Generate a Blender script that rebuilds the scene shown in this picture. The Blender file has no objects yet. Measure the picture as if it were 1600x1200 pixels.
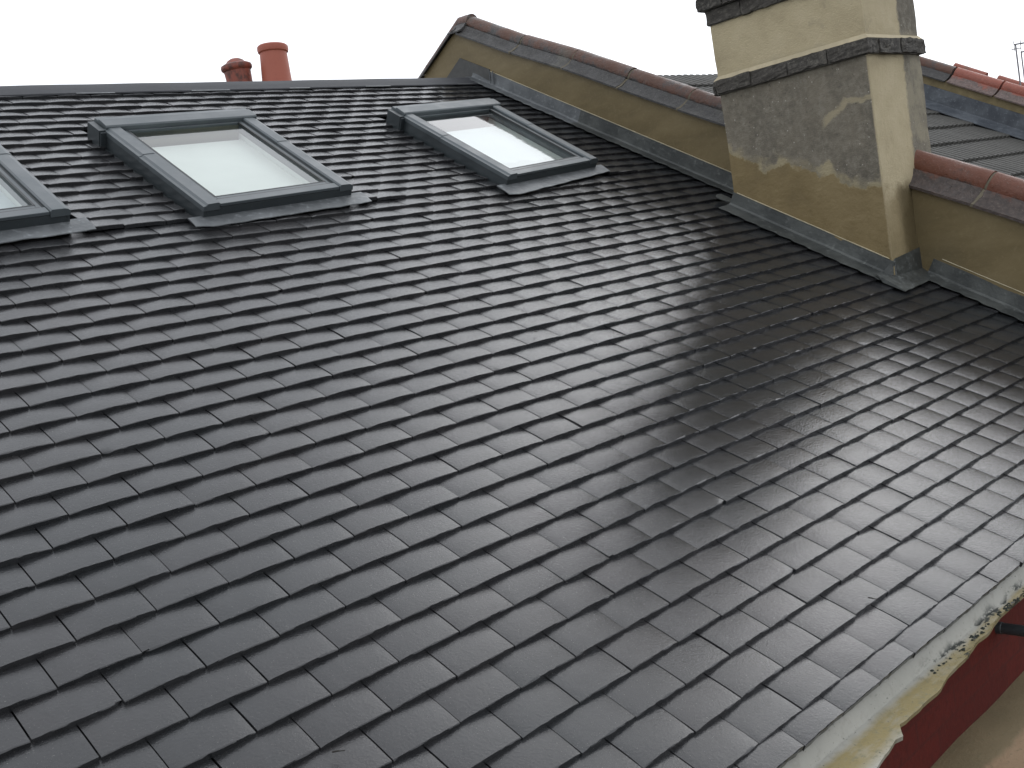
import bpy, math, random
import numpy as np
from mathutils import Vector, Matrix
random.seed(7); rng = np.random.default_rng(7)

# ------------------------------------------------------------------ camera, sky, sun, exposure
scene = bpy.context.scene
COL = scene.collection
cam_d = bpy.data.cameras.new("camera"); cam = bpy.data.objects.new("camera", cam_d); COL.objects.link(cam)
CX = ((0.7196083, -0.2078993, 0.6625268), (-0.6738420, 0.0212592, 0.7385695), (-0.1676328, -0.9779192, -0.1247930))
CP = (-0.9724768, -3.6456626, -0.2893582)
cam.matrix_world = Matrix(((CX[0][0], -CX[0][1], -CX[0][2], CP[0]), (CX[1][0], -CX[1][1], -CX[1][2], CP[1]),
                           (CX[2][0], -CX[2][1], -CX[2][2], CP[2]), (0, 0, 0, 1)))
cam_d.sensor_width = 36; cam_d.lens = 35.842; cam_d.clip_start = .05; cam_d.clip_end = 3000
scene.camera = cam

SUN_EL, SUN_AZ = math.radians(33), math.radians(76)
world = bpy.data.worlds.new("World"); scene.world = world; world.use_nodes = True
wn = world.node_tree.nodes; wl = world.node_tree.links; wn.clear()
sky = wn.new("ShaderNodeTexSky"); sky.sky_type = 'NISHITA'; sky.sun_disc = False
sky.sun_elevation = SUN_EL; sky.sun_rotation = SUN_AZ; sky.air_density = 1; sky.dust_density = 6; sky.ozone_density = 1
hsv = wn.new("ShaderNodeHueSaturation"); hsv.inputs["Saturation"].default_value = 0.10
mixw = wn.new("ShaderNodeMix"); mixw.data_type = 'RGBA'; mixw.inputs[0].default_value = .82
mixw.inputs[7].default_value = (10.2, 10.6, 11.3, 1)
bg = wn.new("ShaderNodeBackground"); bg.inputs[1].default_value = .128
wo = wn.new("ShaderNodeOutputWorld")
wl.new(sky.outputs[0], hsv.inputs["Color"]); wl.new(hsv.outputs[0], mixw.inputs[6])
wl.new(mixw.outputs[2], bg.inputs[0]); wl.new(bg.outputs[0], wo.inputs[0])

sun_d = bpy.data.lights.new("sun", 'SUN'); sun_d.energy = .24; sun_d.angle = math.radians(46); sun_d.color = (1, .985, .965)
sun = bpy.data.objects.new("sun", sun_d); COL.objects.link(sun)
sdir = Vector((math.sin(SUN_AZ) * math.cos(SUN_EL), math.cos(SUN_AZ) * math.cos(SUN_EL), math.sin(SUN_EL)))
sun.rotation_euler = sdir.to_track_quat('Z', 'Y').to_euler()
scene.view_settings.view_transform = 'Standard'; scene.view_settings.look = 'None'
scene.view_settings.exposure = .13; scene.view_settings.gamma = 1

# ------------------------------------------------------------------ helpers
TH = math.radians(29); CT, ST = math.cos(TH), math.sin(TH)
def P(u, v, h=0.):            # u along the eaves, v down the slope, h off the slope -> world
    return (u, -v * CT - h * ST, -v * ST + h * CT)

def tag(o, label=None, cat=None, group=None, kind=None):
    if label: o["label"] = label
    if cat: o["category"] = cat
    if group: o["group"] = group
    if kind: o["kind"] = kind
    return o
def thing(name, loc, label, cat, group=None):
    o = bpy.data.objects.new(name, None); COL.objects.link(o); o.location = loc; o.empty_display_size = .2
    return tag(o, label, cat, group)

class MB:
    def __init__(s): s.v = []; s.f = []; s.m = []; s.a = []
    def add(s, vs, fs, mi=0, at=None):
        b = len(s.v); s.v += [tuple(p) for p in vs]; s.f += [tuple(b + i for i in f) for f in fs]; s.m += [mi] * len(fs)
        s.a += list(at) if at is not None else [0.] * len(vs)
    def hexa(s, p, mi=0):     # p: 8 points, bottom 4 then top 4
        s.add(p, [(0, 3, 2, 1), (4, 5, 6, 7), (0, 1, 5, 4), (1, 2, 6, 5), (2, 3, 7, 6), (3, 0, 4, 7)], mi)
    def box(s, x0, x1, y0, y1, z0, z1, T=lambda *a: a, mi=0):
        s.hexa([T(x0, y0, z0), T(x1, y0, z0), T(x1, y1, z0), T(x0, y1, z0), T(x0, y0, z1), T(x1, y0, z1), T(x1, y1, z1), T(x0, y1, z1)], mi)
    def extrude(s, prof, fn, n, cap=True, at=None, closed=True):   # prof: list of 2d; fn(i, p)->3d for ring i in 0..n
        k = len(prof); vs = []; A = []
        for i in range(n + 1):
            for j, p in enumerate(prof): vs.append(fn(i, p)); A.append(at[j] if at else 0.)
        fs = []
        for i in range(n):
            for j in range(k if closed else k - 1):
                a, b = i * k + j, i * k + (j + 1) % k; fs.append((a, b, b + k, a + k))
        if cap and closed: fs.append(tuple(range(k))[::-1]); fs.append(tuple(n * k + j for j in range(k)))
        s.add(vs, fs, 0, A)
    def lathe(s, prof, c=(0, 0, 0), n=32, R=None):
        vs = []
        for r, z in prof:
            for j in range(n):
                a = 2 * math.pi * j / n; q = Vector((r * math.cos(a), r * math.sin(a), z))
                if R: q = R @ q
                vs.append((c[0] + q.x, c[1] + q.y, c[2] + q.z))
        fs = [(i * n + j, i * n + (j + 1) % n, (i + 1) * n + (j + 1) % n, (i + 1) * n + j) for i in range(len(prof) - 1) for j in range(n)]
        s.add(vs, fs)
    def tube(s, a, b, r, n=16):
        a = Vector(a); b = Vector(b); R = (b - a).to_track_quat('Z', 'Y').to_matrix(); L = (b - a).length
        s.lathe([(0, 0), (r, 0), (r, L), (0, L)], a, n, R)
    def build(s, name, mats, parent=None, smooth=False, bevel=0, label=None, attr=False, solid=0, segs=2):
        me = bpy.data.meshes.new(name)
        o = bpy.data.objects.new(name, me); COL.objects.link(o)
        off = Vector((0, 0, 0))
        if parent:
            o.parent = parent; q = parent
            while q: off += Vector(q.location); q = q.parent
        me.from_pydata([(p[0] - off.x, p[1] - off.y, p[2] - off.z) for p in s.v], [], s.f)
        if attr:
            al = me.attributes.new("wear", 'FLOAT', 'POINT'); al.data.foreach_set("value", s.a)
        if not isinstance(mats, (list, tuple)): mats = [mats]
        for m in mats: me.materials.append(m)
        me.polygons.foreach_set("material_index", s.m)
        if not attr:
            import bmesh
            bm = bmesh.new(); bm.from_mesh(me); bmesh.ops.recalc_face_normals(bm, faces=bm.faces); bm.to_mesh(me); bm.free()
        if smooth:
            me.polygons.foreach_set("use_smooth", [True] * len(me.polygons))
            try: me.set_sharp_from_angle(angle=math.radians(35))
            except Exception: pass
        if bevel:
            b = o.modifiers.new("bevel", 'BEVEL'); b.width = bevel; b.segments = segs; b.limit_method = 'ANGLE'; b.angle_limit = math.radians(35)
        if label: o["label"] = label
        return o

def subdiv_noise(o, cuts, amp, scale, seed=0.):
    """finer mesh with the surface pushed in and out a little"""
    import bmesh
    from mathutils import noise
    bm = bmesh.new(); bm.from_mesh(o.data)
    bmesh.ops.subdivide_edges(bm, edges=bm.edges[:], cuts=cuts, use_grid_fill=True)
    bm.normal_update()
    for v in bm.verts:
        q = v.co * scale + Vector((seed, seed * 2, seed * 3))
        d = noise.noise(q) * amp + noise.noise(q * 3.1) * amp * .5 + noise.noise(q * 9) * amp * .25
        v.co += v.normal * d
    bm.to_mesh(o.data); bm.free()

# ------------------------------------------------------------------ materials
class NM:
    def __init__(s, name):
        s.m = bpy.data.materials.new(name); s.m.use_nodes = True; s.t = s.m.node_tree; s.n = s.t.nodes
        s.b = s.n["Principled BSDF"]
    def new(s, ty, **kw):
        n = s.n.new(ty)
        for k, v in kw.items(): setattr(n, k, v)
        return n
    def link(s, a, b): s.t.links.new(a, b)
    def pos(s, scale=(1, 1, 1), rot=(0, 0, 0)):
        g = s.new("ShaderNodeNewGeometry"); mp = s.new("ShaderNodeMapping"); mp.inputs["Scale"].default_value = scale
        mp.inputs["Rotation"].default_value = rot
        s.link(g.outputs["Position"], mp.inputs[0]); return mp.outputs[0]
    def noise(s, scale, detail=4, rough=.55, vec=None, dist=0):
        n = s.new("ShaderNodeTexNoise"); n.inputs["Scale"].default_value = scale; n.inputs["Detail"].default_value = detail
        n.inputs["Roughness"].default_value = rough; n.inputs["Distortion"].default_value = dist
        s.link(vec if vec is not None else s.pos(), n.inputs["Vector"]); return n.outputs[0]
    def ramp(s, fac, stops):
        r = s.new("ShaderNodeValToRGB"); e = r.color_ramp.elements
        while len(e) < len(stops): e.new(.5)
        for i, (p, c) in enumerate(stops):
            e[i].position = p; e[i].color = (c if isinstance(c, (tuple, list)) else (c, c, c)) + ((1,) if not isinstance(c, (tuple, list)) or len(c) == 3 else ())
        s.link(fac, r.inputs[0]); return r.outputs[0]
    def mix(s, fac, a, b, blend='MIX'):
        m = s.new("ShaderNodeMix", data_type='RGBA', blend_type=blend)
        for sock, val in ((m.inputs[0], fac), (m.inputs[6], a), (m.inputs[7], b)):
            if isinstance(val, bpy.types.NodeSocket): s.link(val, sock)
            elif isinstance(val, (int, float)): sock.default_value = val
            else: sock.default_value = tuple(val) + (1,)
        return m.outputs[2]
    def math(s, op, a, b=0., c=None):
        m = s.new("ShaderNodeMath", operation=op)
        for i, val in enumerate((a, b) if c is None else (a, b, c)):
            if isinstance(val, bpy.types.NodeSocket): s.link(val, m.inputs[i])
            else: m.inputs[i].default_value = val
        return m.outputs[0]
    def maprange(s, v, a, b, c=0., d=1., smooth=True):
        m = s.new("ShaderNodeMapRange"); m.interpolation_type = 'SMOOTHSTEP' if smooth else 'LINEAR'
        s.link(v, m.inputs[0])
        for i, x in enumerate((a, b, c, d)):
            if isinstance(x, bpy.types.NodeSocket): s.link(x, m.inputs[i + 1])
            else: m.inputs[i + 1].default_value = x
        return m.outputs[0]
    def color(s, c):
        if isinstance(c, bpy.types.NodeSocket): s.link(c, s.b.inputs["Base Color"])
        else: s.b.inputs["Base Color"].default_value = tuple(c) + (1,)
    def set(s, k, v):
        if isinstance(v, bpy.types.NodeSocket): s.link(v, s.b.inputs[k])
        else: s.b.inputs[k].default_value = v
    def bump(s, hgt, strength, dist=.01, prev=None):
        b = s.new("ShaderNodeBump")
        if isinstance(strength, bpy.types.NodeSocket): s.link(strength, b.inputs["Strength"])
        else: b.inputs["Strength"].default_value = strength
        b.inputs["Distance"].default_value = dist
        s.link(hgt, b.inputs["Height"])
        if prev is not None: s.link(prev, b.inputs["Normal"])
        s.link(b.outputs[0], s.b.inputs["Normal"]); return b.outputs[0]
    def island(s):
        g = s.new("ShaderNodeNewGeometry"); return g.outputs["Random Per Island"]
    def sep(s):
        g = s.new("ShaderNodeNewGeometry"); x = s.new("ShaderNodeSeparateXYZ"); s.link(g.outputs["Position"], x.inputs[0]); return x.outputs

def m_tile():
    k = NM("wet_charcoal_tile")
    isl = k.island()
    c = k.ramp(isl, [(0, (.0105, .0108, .0122)), (.35, (.0138, .0140, .0155)), (.7, (.0168, .0165, .0178)), (1, (.022, .0205, .0212))])
    streak = k.noise(1., 5, .6, k.pos((22, 6, 10)))
    c = k.mix(k.maprange(streak, .45, .75, 0, .35), c, (.040, .040, .042))
    c = k.mix(k.maprange(k.noise(850, 2, .6), .40, .62, 0, .55), c, (.034, .034, .035))
    c = k.mix(k.maprange(k.noise(38, 5, .7), .5, .75, 0, .5), c, (.010, .011, .012))
    patch = k.noise(2.2, 3, .5)
    c = k.mix(k.maprange(patch, .4, .7, 0, .35), c, (.019, .023, .025))
    sp = k.noise(330, 2, .5)
    c = k.mix(k.maprange(sp, .685, .73, 0, .9), c, (.10, .098, .09))
    c = k.mix(k.maprange(sp, .30, .25, 0, .8), c, (.012, .012, .012))
    k.color(c)
    wet = k.noise(9, 4, .6)
    X, Y, Z = k.sep()                       # wetter towards the party wall and the eaves
    dry = k.maprange(X, 2.2, 1.4, 0., .055)
    r = k.maprange(wet, .35, .7, .08, .17)
    k.set("Roughness", k.math('ADD', r, dry)); k.set("IOR", 1.56)
    b = k.bump(k.noise(420, 3, .65), k.maprange(X, 2.4, 1.2, .16, .34), .0013)
    b = k.bump(k.noise(170, 2, .5), k.maprange(X, 2.4, 1.2, .46, .20), .0029, b)
    k.bump(k.noise(14, 2, .5), .14, .005, b)
    return k.m
def m_lead(name, base, hi, rough=.5, sheen=.35):
    k = NM(name)
    n1 = k.noise(5, 5, .6); n2 = k.noise(40, 4, .6)
    c = k.mix(k.maprange(n1, .35, .7), base, hi)
    c = k.mix(k.maprange(n2, .55, .75, 0, .5), c, tuple(min(1, x * 1.9) for x in hi))
    k.color(c); k.set("Metallic", .25); k.set("Roughness", k.maprange(n2, .3, .7, rough - .12, rough + .15))
    k.bump(n1, .5, .012, k.bump(n2, .35, .003)); return k.m
def m_metal(name, base, rough=.42):
    k = NM(name)
    n = k.noise(6, 4, .6); d = k.noise(260, 2, .5)
    c = k.mix(k.maprange(n, .35, .7), base, tuple(x * 1.25 for x in base))
    c = k.mix(k.maprange(d, .72, .78, 0, .6), c, (.3, .32, .33))          # rain drops and grit
    k.color(c); k.set("Roughness", k.maprange(n, .3, .7, rough - .1, rough + .08)); k.set("Metallic", .1)
    k.bump(d, .25, .001); return k.m
def m_plain(name, base, rough=.6, scale=30, var=.25, bumpd=.003, spec=None, bs=.4):
    k = NM(name); n = k.noise(scale, 5, .6); n2 = k.noise(scale / 8, 3, .5)
    c = k.mix(n, tuple(x * (1 - var) for x in base), tuple(min(1, x * (1 + var)) for x in base))
    c = k.mix(k.maprange(n2, .4, .7, 0, .5), c, tuple(x * (1 - var * .8) for x in base))
    k.color(c); k.set("Roughness", rough)
    if spec is not None: k.set("Specular IOR Level", spec)
    k.bump(n, bs, bumpd); return k.m

def m_wall():            # damp golden render of the party wall
    k = NM("golden_render")
    n = k.noise(3.2, 6, .6, k.pos((1, .8, 2.2))); f = k.noise(60, 4, .6)
    c = k.ramp(n, [(.25, (.100, .074, .029)), (.5, (.142, .106, .045)), (.75, (.185, .142, .068))])
    c = k.mix(k.maprange(f, .5, .8, 0, .3), c, (.24, .19, .10))
    c = k.mix(k.maprange(k.noise(1.1, 3), .52, .72, 0, .45), c, (.085, .068, .034))
    k.color(c); k.set("Roughness", .62); k.bump(f, .3, .002, k.bump(n, .4, .01)); return k.m

def m_chimney():
    k = NM("patched_render")
    X, Y, Z = k.sep()
    n = k.noise(4.5, 6, .62); nf = k.noise(30, 5, .65); grit = k.noise(170, 3, .7); big = k.noise(1.8, 4, .6)
    gold = k.ramp(n, [(.25, (.130, .094, .038)), (.5, (.178, .130, .055)), (.75, (.225, .170, .080))])
    grey = k.ramp(nf, [(.25, (.088, .077, .058)), (.5, (.150, .134, .103)), (.8, (.27, .245, .195))])
    grey = k.mix(k.maprange(big, .42, .65, 0, .6), grey, (.215, .188, .140))
    speck = k.new("ShaderNodeTexVoronoi"); speck.inputs["Scale"].default_value = 26; k.link(k.pos(), speck.inputs["Vector"])
    grey = k.mix(k.maprange(speck.outputs["Distance"], .11, .06, 0, .8), grey, (.45, .42, .36))
    grey = k.mix(k.maprange(k.noise(90, 2, .5), .66, .74, 0, .6), grey, (.05, .046, .04))
    grey = k.mix(k.maprange(k.noise(1., 5, .65, k.pos((7, 7, 1.6))), .5, .75, 0, .28), grey, (.085, .075, .058))
    grey = k.mix(k.maprange(k.noise(11, 5, .7), .56, .7, 0, .5), grey, (.26, .24, .19))
    cream = k.ramp(n, [(.2, (.35, .29, .178)), (.5, (.45, .38, .24)), (.8, (.53, .455, .305))])
    cream = k.mix(k.maprange(k.noise(7, 5, .7), .60, .78, 0, .6), cream, (.27, .235, .165))
    # wavy tide line between damp gold below and dry grey above
    ln = k.math('MULTIPLY_ADD', Y, .36, .20)
    wav = k.math('MULTIPLY_ADD', k.noise(5.5, 5, .6), .34, -.17)
    d = k.math('SUBTRACT', Z, k.math('ADD', ln, wav))
    front = k.mix(k.maprange(d, -.008, .004), gold, grey)
    fr = k.math('MULTIPLY', k.maprange(d, -.020, -.002), k.maprange(d, .055, .012))
    front = k.mix(k.math('MULTIPLY', fr, k.maprange(k.noise(6, 3), .38, .6, .25, .9)), front, (.34, .29, .175))
    # thin pale repair line high on the right of the face
    cv = k.math('MINIMUM', k.math('MULTIPLY_ADD', Y, -.62, -.575), .150)
    cv = k.math('ADD', cv, k.math('MULTIPLY_ADD', k.noise(14, 4), .09, -.045))
    dd = k.math('ABSOLUTE', k.math('SUBTRACT', Z, cv))
    pl = k.math('MULTIPLY', k.maprange(dd, .022, .007), k.maprange(Y, -1.02, -1.06))
    front = k.mix(k.math('MULTIPLY', pl, .75), front, (.36, .31, .20))
    # eaves-facing side: smooth cream patch beside the corner, rough grey behind it
    xe = k.math('ADD', X, k.math('MULTIPLY_ADD', nf, .06, -.03))
    side = k.mix(k.maprange(xe, 3.975, 4.01), cream, k.mix(k.maprange(n, .4, .6), grey, (.27, .24, .17)))
    zz = k.math('ADD', Z, k.math('MULTIPLY_ADD', n, .3, -.15))
    side = k.mix(k.maprange(zz, -.24, -.34), side, k.mix(.35, gold, cream))
    side = k.mix(k.math('MULTIPLY', k.maprange(zz, -.22, -.34), k.maprange(xe, 3.74, 3.84)), side, (.115, .088, .042))
    isside = k.maprange(k.math('ADD', Y, k.math('MULTIPLY', nf, .012)), -1.286, -1.296)
    c = k.mix(isside, front, side)
    # the shaft above the dark band is cream all along the front
    up = k.maprange(Z, .37, .38)
    upc = k.mix(k.math('MULTIPLY', k.maprange(xe, 3.985, 4.01), isside), cream, grey)
    upc = k.mix(k.maprange(k.math('ADD', k.math('MULTIPLY', n, .14), k.math('MULTIPLY', Z, -1)), -.39, -.34, 0, .5), upc, (.30, .26, .18))
    c = k.mix(up, c, upc)
    k.color(c)
    gr = k.math('MULTIPLY', k.maprange(d, -.01, .01), 1.)
    k.set("Roughness", k.maprange(gr, 0, 1, .6, .85))
    hgt = k.math('MULTIPLY', grit, k.maprange(d, -.01, .02, .15, 1.))
    k.bump(hgt, .8, .004, k.bump(nf, .6, .006, k.bump(n, .5, .015)))
    return k.m

def m_coping(name, red, dark, bias=0.):
    k = NM(name)
    at = k.new("ShaderNodeAttribute"); at.attribute_name = "wear"
    isl = k.math('MULTIPLY_ADD', k.island(), .22, -.11)
    n = k.noise(7, 6, .65); n2 = k.noise(45, 5, .65)
    f = k.math('ADD', at.outputs["Fac"], k.math('MULTIPLY_ADD', n, 1.9, -.95))
    f = k.math('ADD', f, k.math('ADD', isl, bias))
    rc = k.mix(n2, tuple(x * .75 for x in red), tuple(x * 1.25 for x in red))
    dc = k.mix(k.maprange(n2, .35, .7), tuple(x * .7 for x in dark), tuple(x * 1.4 for x in dark))
    f = k.math('ADD', f, k.math('MULTIPLY_ADD', k.noise(24, 6, .75), .9, -.45))
    c = k.mix(k.maprange(f, .55, .98), dc, rc)
    c = k.mix(k.maprange(k.noise(3.1, 4), .58, .7, 0, .5), c, (.085, .080, .060))
    c = k.mix(k.maprange(k.noise(90, 3, .7), .62, .72, 0, .5), c, (.17, .16, .13))
    k.color(c); k.set("Roughness", k.maprange(n, .3, .7, .35, .6)); k.bump(k.noise(140, 3, .7), .5, .003, k.bump(n2, .8, .006, k.bump(n, .6, .012))); return k.m

def m_ledge():
    k = NM("mossy_painted_ledge")
    X, Y, Z = k.sep()
    n = k.noise(9, 5, .6); f = k.noise(60, 5, .7); m = k.noise(26, 5, .7, k.pos((.5, 1.2, 1)))
    c = k.mix(n, (.25, .25, .22), (.37, .36, .32))
    c = k.mix(k.maprange(k.noise(30, 5, .7), .5, .7, 0, .5), c, (.22, .21, .18))
    lft = k.maprange(X, 1.7, .8)                       # cleaner towards the left end
    yy = k.math('ADD', Y, k.math('MULTIPLY_ADD', n, .03, -.015))
    stain = k.math('MULTIPLY', k.maprange(yy, -2.488, -2.512), k.maprange(yy, -2.60, -2.545))
    stain = k.math('MAXIMUM', stain, k.math('MULTIPLY', k.maprange(yy, -2.485, -2.50), k.maprange(X, 1.2, 1.7)))
    c = k.mix(k.math('MULTIPLY', stain, k.maprange(m, .25, .55, .55, .95)), c, (.205, .16, .055))
    c = k.mix(k.math('MULTIPLY', k.maprange(yy, -2.490, -2.52), k.maprange(f, .5, .7, 0, .7)), c, (.13, .13, .08))
    dk = k.math('MULTIPLY', k.maprange(X, 1.15, 1.30), k.math('MULTIPLY', k.maprange(m, .50, .56), k.maprange(yy, -2.478, -2.488)))
    c = k.mix(dk, c, (.012, .016, .012))
    c = k.mix(k.maprange(k.noise(150, 2), .68, .72, 0, .8), c, (.06, .06, .05))
    k.color(c); k.set("Roughness", .55); k.bump(f, .5, .003, k.bump(n, .3, .008)); return k.m

def m_redwall():
    k = NM("dark_red_painted_brick")
    br = k.new("ShaderNodeTexBrick"); br.inputs["Scale"].default_value = 1; br.inputs["Brick Width"].default_value = .225
    br.inputs["Row Height"].default_value = .075; br.inputs["Mortar Size"].default_value = .004
    br.inputs["Color1"].default_value = (.098, .014, .010, 1); br.inputs["Color2"].default_value = (.080, .012, .009, 1)
    br.inputs["Mortar"].default_value = (.075, .014, .011, 1)
    X, Y, Z = k.sep(); cb = k.new("ShaderNodeCombineXYZ"); k.link(X, cb.inputs[0]); k.link(Z, cb.inputs[1]); k.link(cb.outputs[0], br.inputs["Vector"])
    n = k.noise(50, 5, .6)
    k.color(k.mix(k.maprange(n, .4, .75, 0, .5), br.outputs["Color"], (.042, .009, .008)))
    k.set("Roughness", .75); k.set("Specular IOR Level", .2); k.bump(br.outputs["Fac"], -.25, .003, k.bump(n, .5, .003)); return k.m

def m_stone():
    k = NM("mossy_stone")
    X, Y, Z = k.sep(); n = k.noise(8, 5, .6); f = k.noise(90, 5, .7)
    c = k.mix(n, (.12, .095, .048), (.20, .15, .082))
    yy = k.math('ADD', Y, k.math('MULTIPLY_ADD', n, .05, -.025))
    c = k.mix(k.maprange(yy, -2.49, -2.51), c, k.mix(n, (.22, .14, .08), (.30, .21, .125)))
    c = k.mix(k.maprange(f, .55, .7, 0, .7), c, (.10, .095, .05))
    k.color(c); k.set("Roughness", .75); k.bump(f, .6, .004, k.bump(n, .4, .01)); return k.m

def m_brickdark():
    k = NM("sooty_brick")
    n = k.noise(55, 6, .75); n2 = k.noise(9, 4, .6)
    c = k.ramp(n, [(.25, (.028, .026, .023)), (.5, (.065, .060, .052)), (.72, (.20, .185, .155))])
    c = k.mix(k.math('MULTIPLY', k.island(), .5), c, (.075, .066, .055))
    c = k.mix(k.maprange(n2, .6, .75, 0, .5), c, (.20, .185, .15))
    k.color(c); k.set("Roughness", .85); k.bump(n, 1., .010, k.bump(k.noise(160, 3, .7), .8, .004)); return k.m

def m_clay(name, c0, c1, dark=.0):
    k = NM(name); n = k.noise(8, 5, .6, k.pos((1, 1, .5))); f = k.noise(70, 4, .6)
    c = k.mix(n, c0, c1)
    if dark: c = k.mix(k.maprange(k.noise(14, 5, .7), .42, .62, 0, dark), c, (.035, .022, .018))
    c = k.mix(k.maprange(f, .6, .75, 0, .35), c, tuple(x * .5 for x in c0))
    k.color(c); k.set("Roughness", .6); k.bump(f, .3, .003); return k.m

def m_glass():
    k = NM("window_glass"); k.n.remove(k.b)
    tr = k.new("ShaderNodeBsdfTransparent"); tr.inputs[0].default_value = (.88, .93, .92, 1)
    gl = k.new("ShaderNodeBsdfGlossy"); gl.inputs["Roughness"].default_value = .03
    ge = k.new("ShaderNodeNewGeometry"); dt = k.new("ShaderNodeVectorMath", operation='DOT_PRODUCT')
    k.link(ge.outputs["Incoming"], dt.inputs[0]); k.link(ge.outputs["Normal"], dt.inputs[1])
    ab = k.math('ABSOLUTE', dt.outputs["Value"]); fz = k.math('MULTIPLY_ADD', k.math('POWER', k.math('SUBTRACT', 1., ab), 4.), .92, .07)
    n = k.noise(4, 3, .5); b = k.new("ShaderNodeBump"); b.inputs["Strength"].default_value = .05; b.inputs["Distance"].default_value = .01
    k.link(n, b.inputs["Height"]); k.link(b.outputs[0], gl.inputs["Normal"])
    mx = k.new("ShaderNodeMixShader"); k.link(fz, mx.inputs[0]); k.link(tr.outputs[0], mx.inputs[1]); k.link(gl.outputs[0], mx.inputs[2])
    k.link(mx.outputs[0], k.n["Material Output"].inputs[0]); return k.m

def m_blind(name, base):       # pale fabric with a rain tide mark low down
    k = NM(name); X, Y, Z = k.sep()
    n = k.noise(3.5, 4, .6); e = k.noise(7, 4, .6)
    c = k.mix(n, tuple(x * .86 for x in base), tuple(x * 1.12 for x in base))
    m = k.math('MULTIPLY', k.maprange(k.math('ADD', Y, k.math('MULTIPLY_ADD', e, .16, -.08)), .385, .37), k.maprange(X, 2.3, 2.4))
    c = k.mix(m, c, tuple(x * .78 for x in base))
    k.color(c); k.set("Roughness", .7); return k.m
MT = m_tile()
LEAD = m_lead("aged_lead", (.044, .048, .046), (.092, .098, .092))
LEADL = m_lead("pale_lead", (.085, .092, .096), (.15, .16, .165), .48)
LEADB = m_lead("blue_lead", (.058, .066, .078), (.115, .128, .142), .5)
CAPM = m_metal("grey_aluminium", (.066, .078, .083), .42)
SIDEM = m_metal("dark_grey_cladding", (.032, .039, .042), .45)
RUB = m_plain("black_gasket", (.018, .020, .021), .5, 60, .2, .001)
GLASS = m_glass()
WHITE = m_blind("white_blind", (.50, .54, .54))
LINING = m_plain("white_plaster_lining", (.60, .61, .58), .7, 8, .08, .002)
CREAML = m_blind("cream_blind", (.66, .665, .615))
WALL = m_wall(); CHIM = m_chimney(); BRICK = m_brickdark()
COPE = m_coping("stained_clay_coping", (.085, .034, .018), (.030, .028, .026))
COPER = m_coping("red_clay_coping", (.125, .042, .022), (.048, .034, .028), .22)
COPEF = m_coping("orange_clay_coping", (.24, .066, .040), (.11, .075, .065), .42)
MORT = m_plain("mortar", (.125, .108, .075), .85, 50, .4, .006)
CONC = m_plain("weathered_concrete", (.050, .048, .042), .75, 35, .45, .004)
FELT = m_plain("dark_ridge_capping", (.030, .032, .037), .7, 30, .35, .004)
DECK = m_plain("roof_underlay", (.012, .012, .012), .9, 20, .2, .001)
FLAT = m_plain("grey_flat_roofing", (.09, .09, .09), .7, 20, .2, .003)
BRW = m_plain("stock_brick", (.22, .17, .10), .8, 30, .35, .004)
LEDGE = m_ledge(); RED = m_redwall(); STONE = m_stone()
POT1 = m_clay("bright_terracotta", (.29, .075, .045), (.36, .105, .065))
POT2 = m_clay("sooty_terracotta", (.20, .050, .030), (.27, .075, .048), .75)
STEEL = m_plain("dark_steel", (.035, .042, .045), .4, 60, .4, .002)
ALU = m_plain("antenna_aluminium", (.20, .20, .21), .4, 60, .2, .001)
ASPH = m_plain("asphalt", (.04, .04, .042), .9, 12, .3, .004, spec=.1)
PAVE = m_plain("paving", (.05, .049, .046), .9, 5, .25, .004, spec=.1)

# ------------------------------------------------------------------ ground and street (far below the eaves)
def sheet(name, x0, x1, y0, y1, z0, z1, m):
    b = MB(); b.box(x0, x1, y0, y1, z0, z1); return tag(b.build(name, m), kind="structure")
sheet("ground", -600, 600, -600, 600, -7.6, -7.2, PAVE)
sheet("road", -200, 200, -14.5, -7.5, -7.19, -7.18, ASPH)
sheet("pavement", -200, 200, -7.5, -5.4, -7.19, -7.06, PAVE)

# ------------------------------------------------------------------ the house with the new roof
G, TW = .096, .16513
EAVE = 29.62
house = thing("terraced_house", (1.0, 0, -7.2), "terraced house whose wet charcoal-tiled roof with three skylights fills the photo", "house")
U_END = 3.925

# skylight corners: local a (0..1 left to right), b (0..1 bottom to top), z = height off the tiles
WIN = [dict(BL=(-.34, -.085), BR=(.437, -.155), TR=(.47, -1.25), TL=(-.31, -1.18)),
       dict(BL=(.908, -.062), BR=(1.650, -.132), TR=(1.738, -1.205), TL=(.942, -1.135)),
       dict(BL=(2.520, -.058), BR=(3.300, -.170), TR=(3.452, -1.255), TL=(2.618, -1.150))]
def wmap(w):
    def T(a, b, z):
        p = [(1 - a) * (1 - b) * w["BL"][i] + a * (1 - b) * w["BR"][i] + a * b * w["TR"][i] + (1 - a) * b * w["TL"][i] for i in (0, 1)]
        return P(p[0], p[1], z)
    return T
def cut_interval(n, vmid):
    """u ranges where course n has no tiles because a skylight stands there"""
    out = []
    for w in WIN:
        vb = (w["BL"][1] + w["BR"][1]) / 2 + .045; vt = (w["TL"][1] + w["TR"][1]) / 2 - .03
        if vt < vmid < vb:
            k = (vmid - vb) / (vt - vb)
            ul = w["BL"][0] + (w["TL"][0] - w["BL"][0]) * k - .012
            ur = w["BR"][0] + (w["TR"][0] - w["BR"][0]) * k + .020
            if vmid > vb - .15: ul += -.0; ur += .02
            out.append((ul, ur))
    return out

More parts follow.
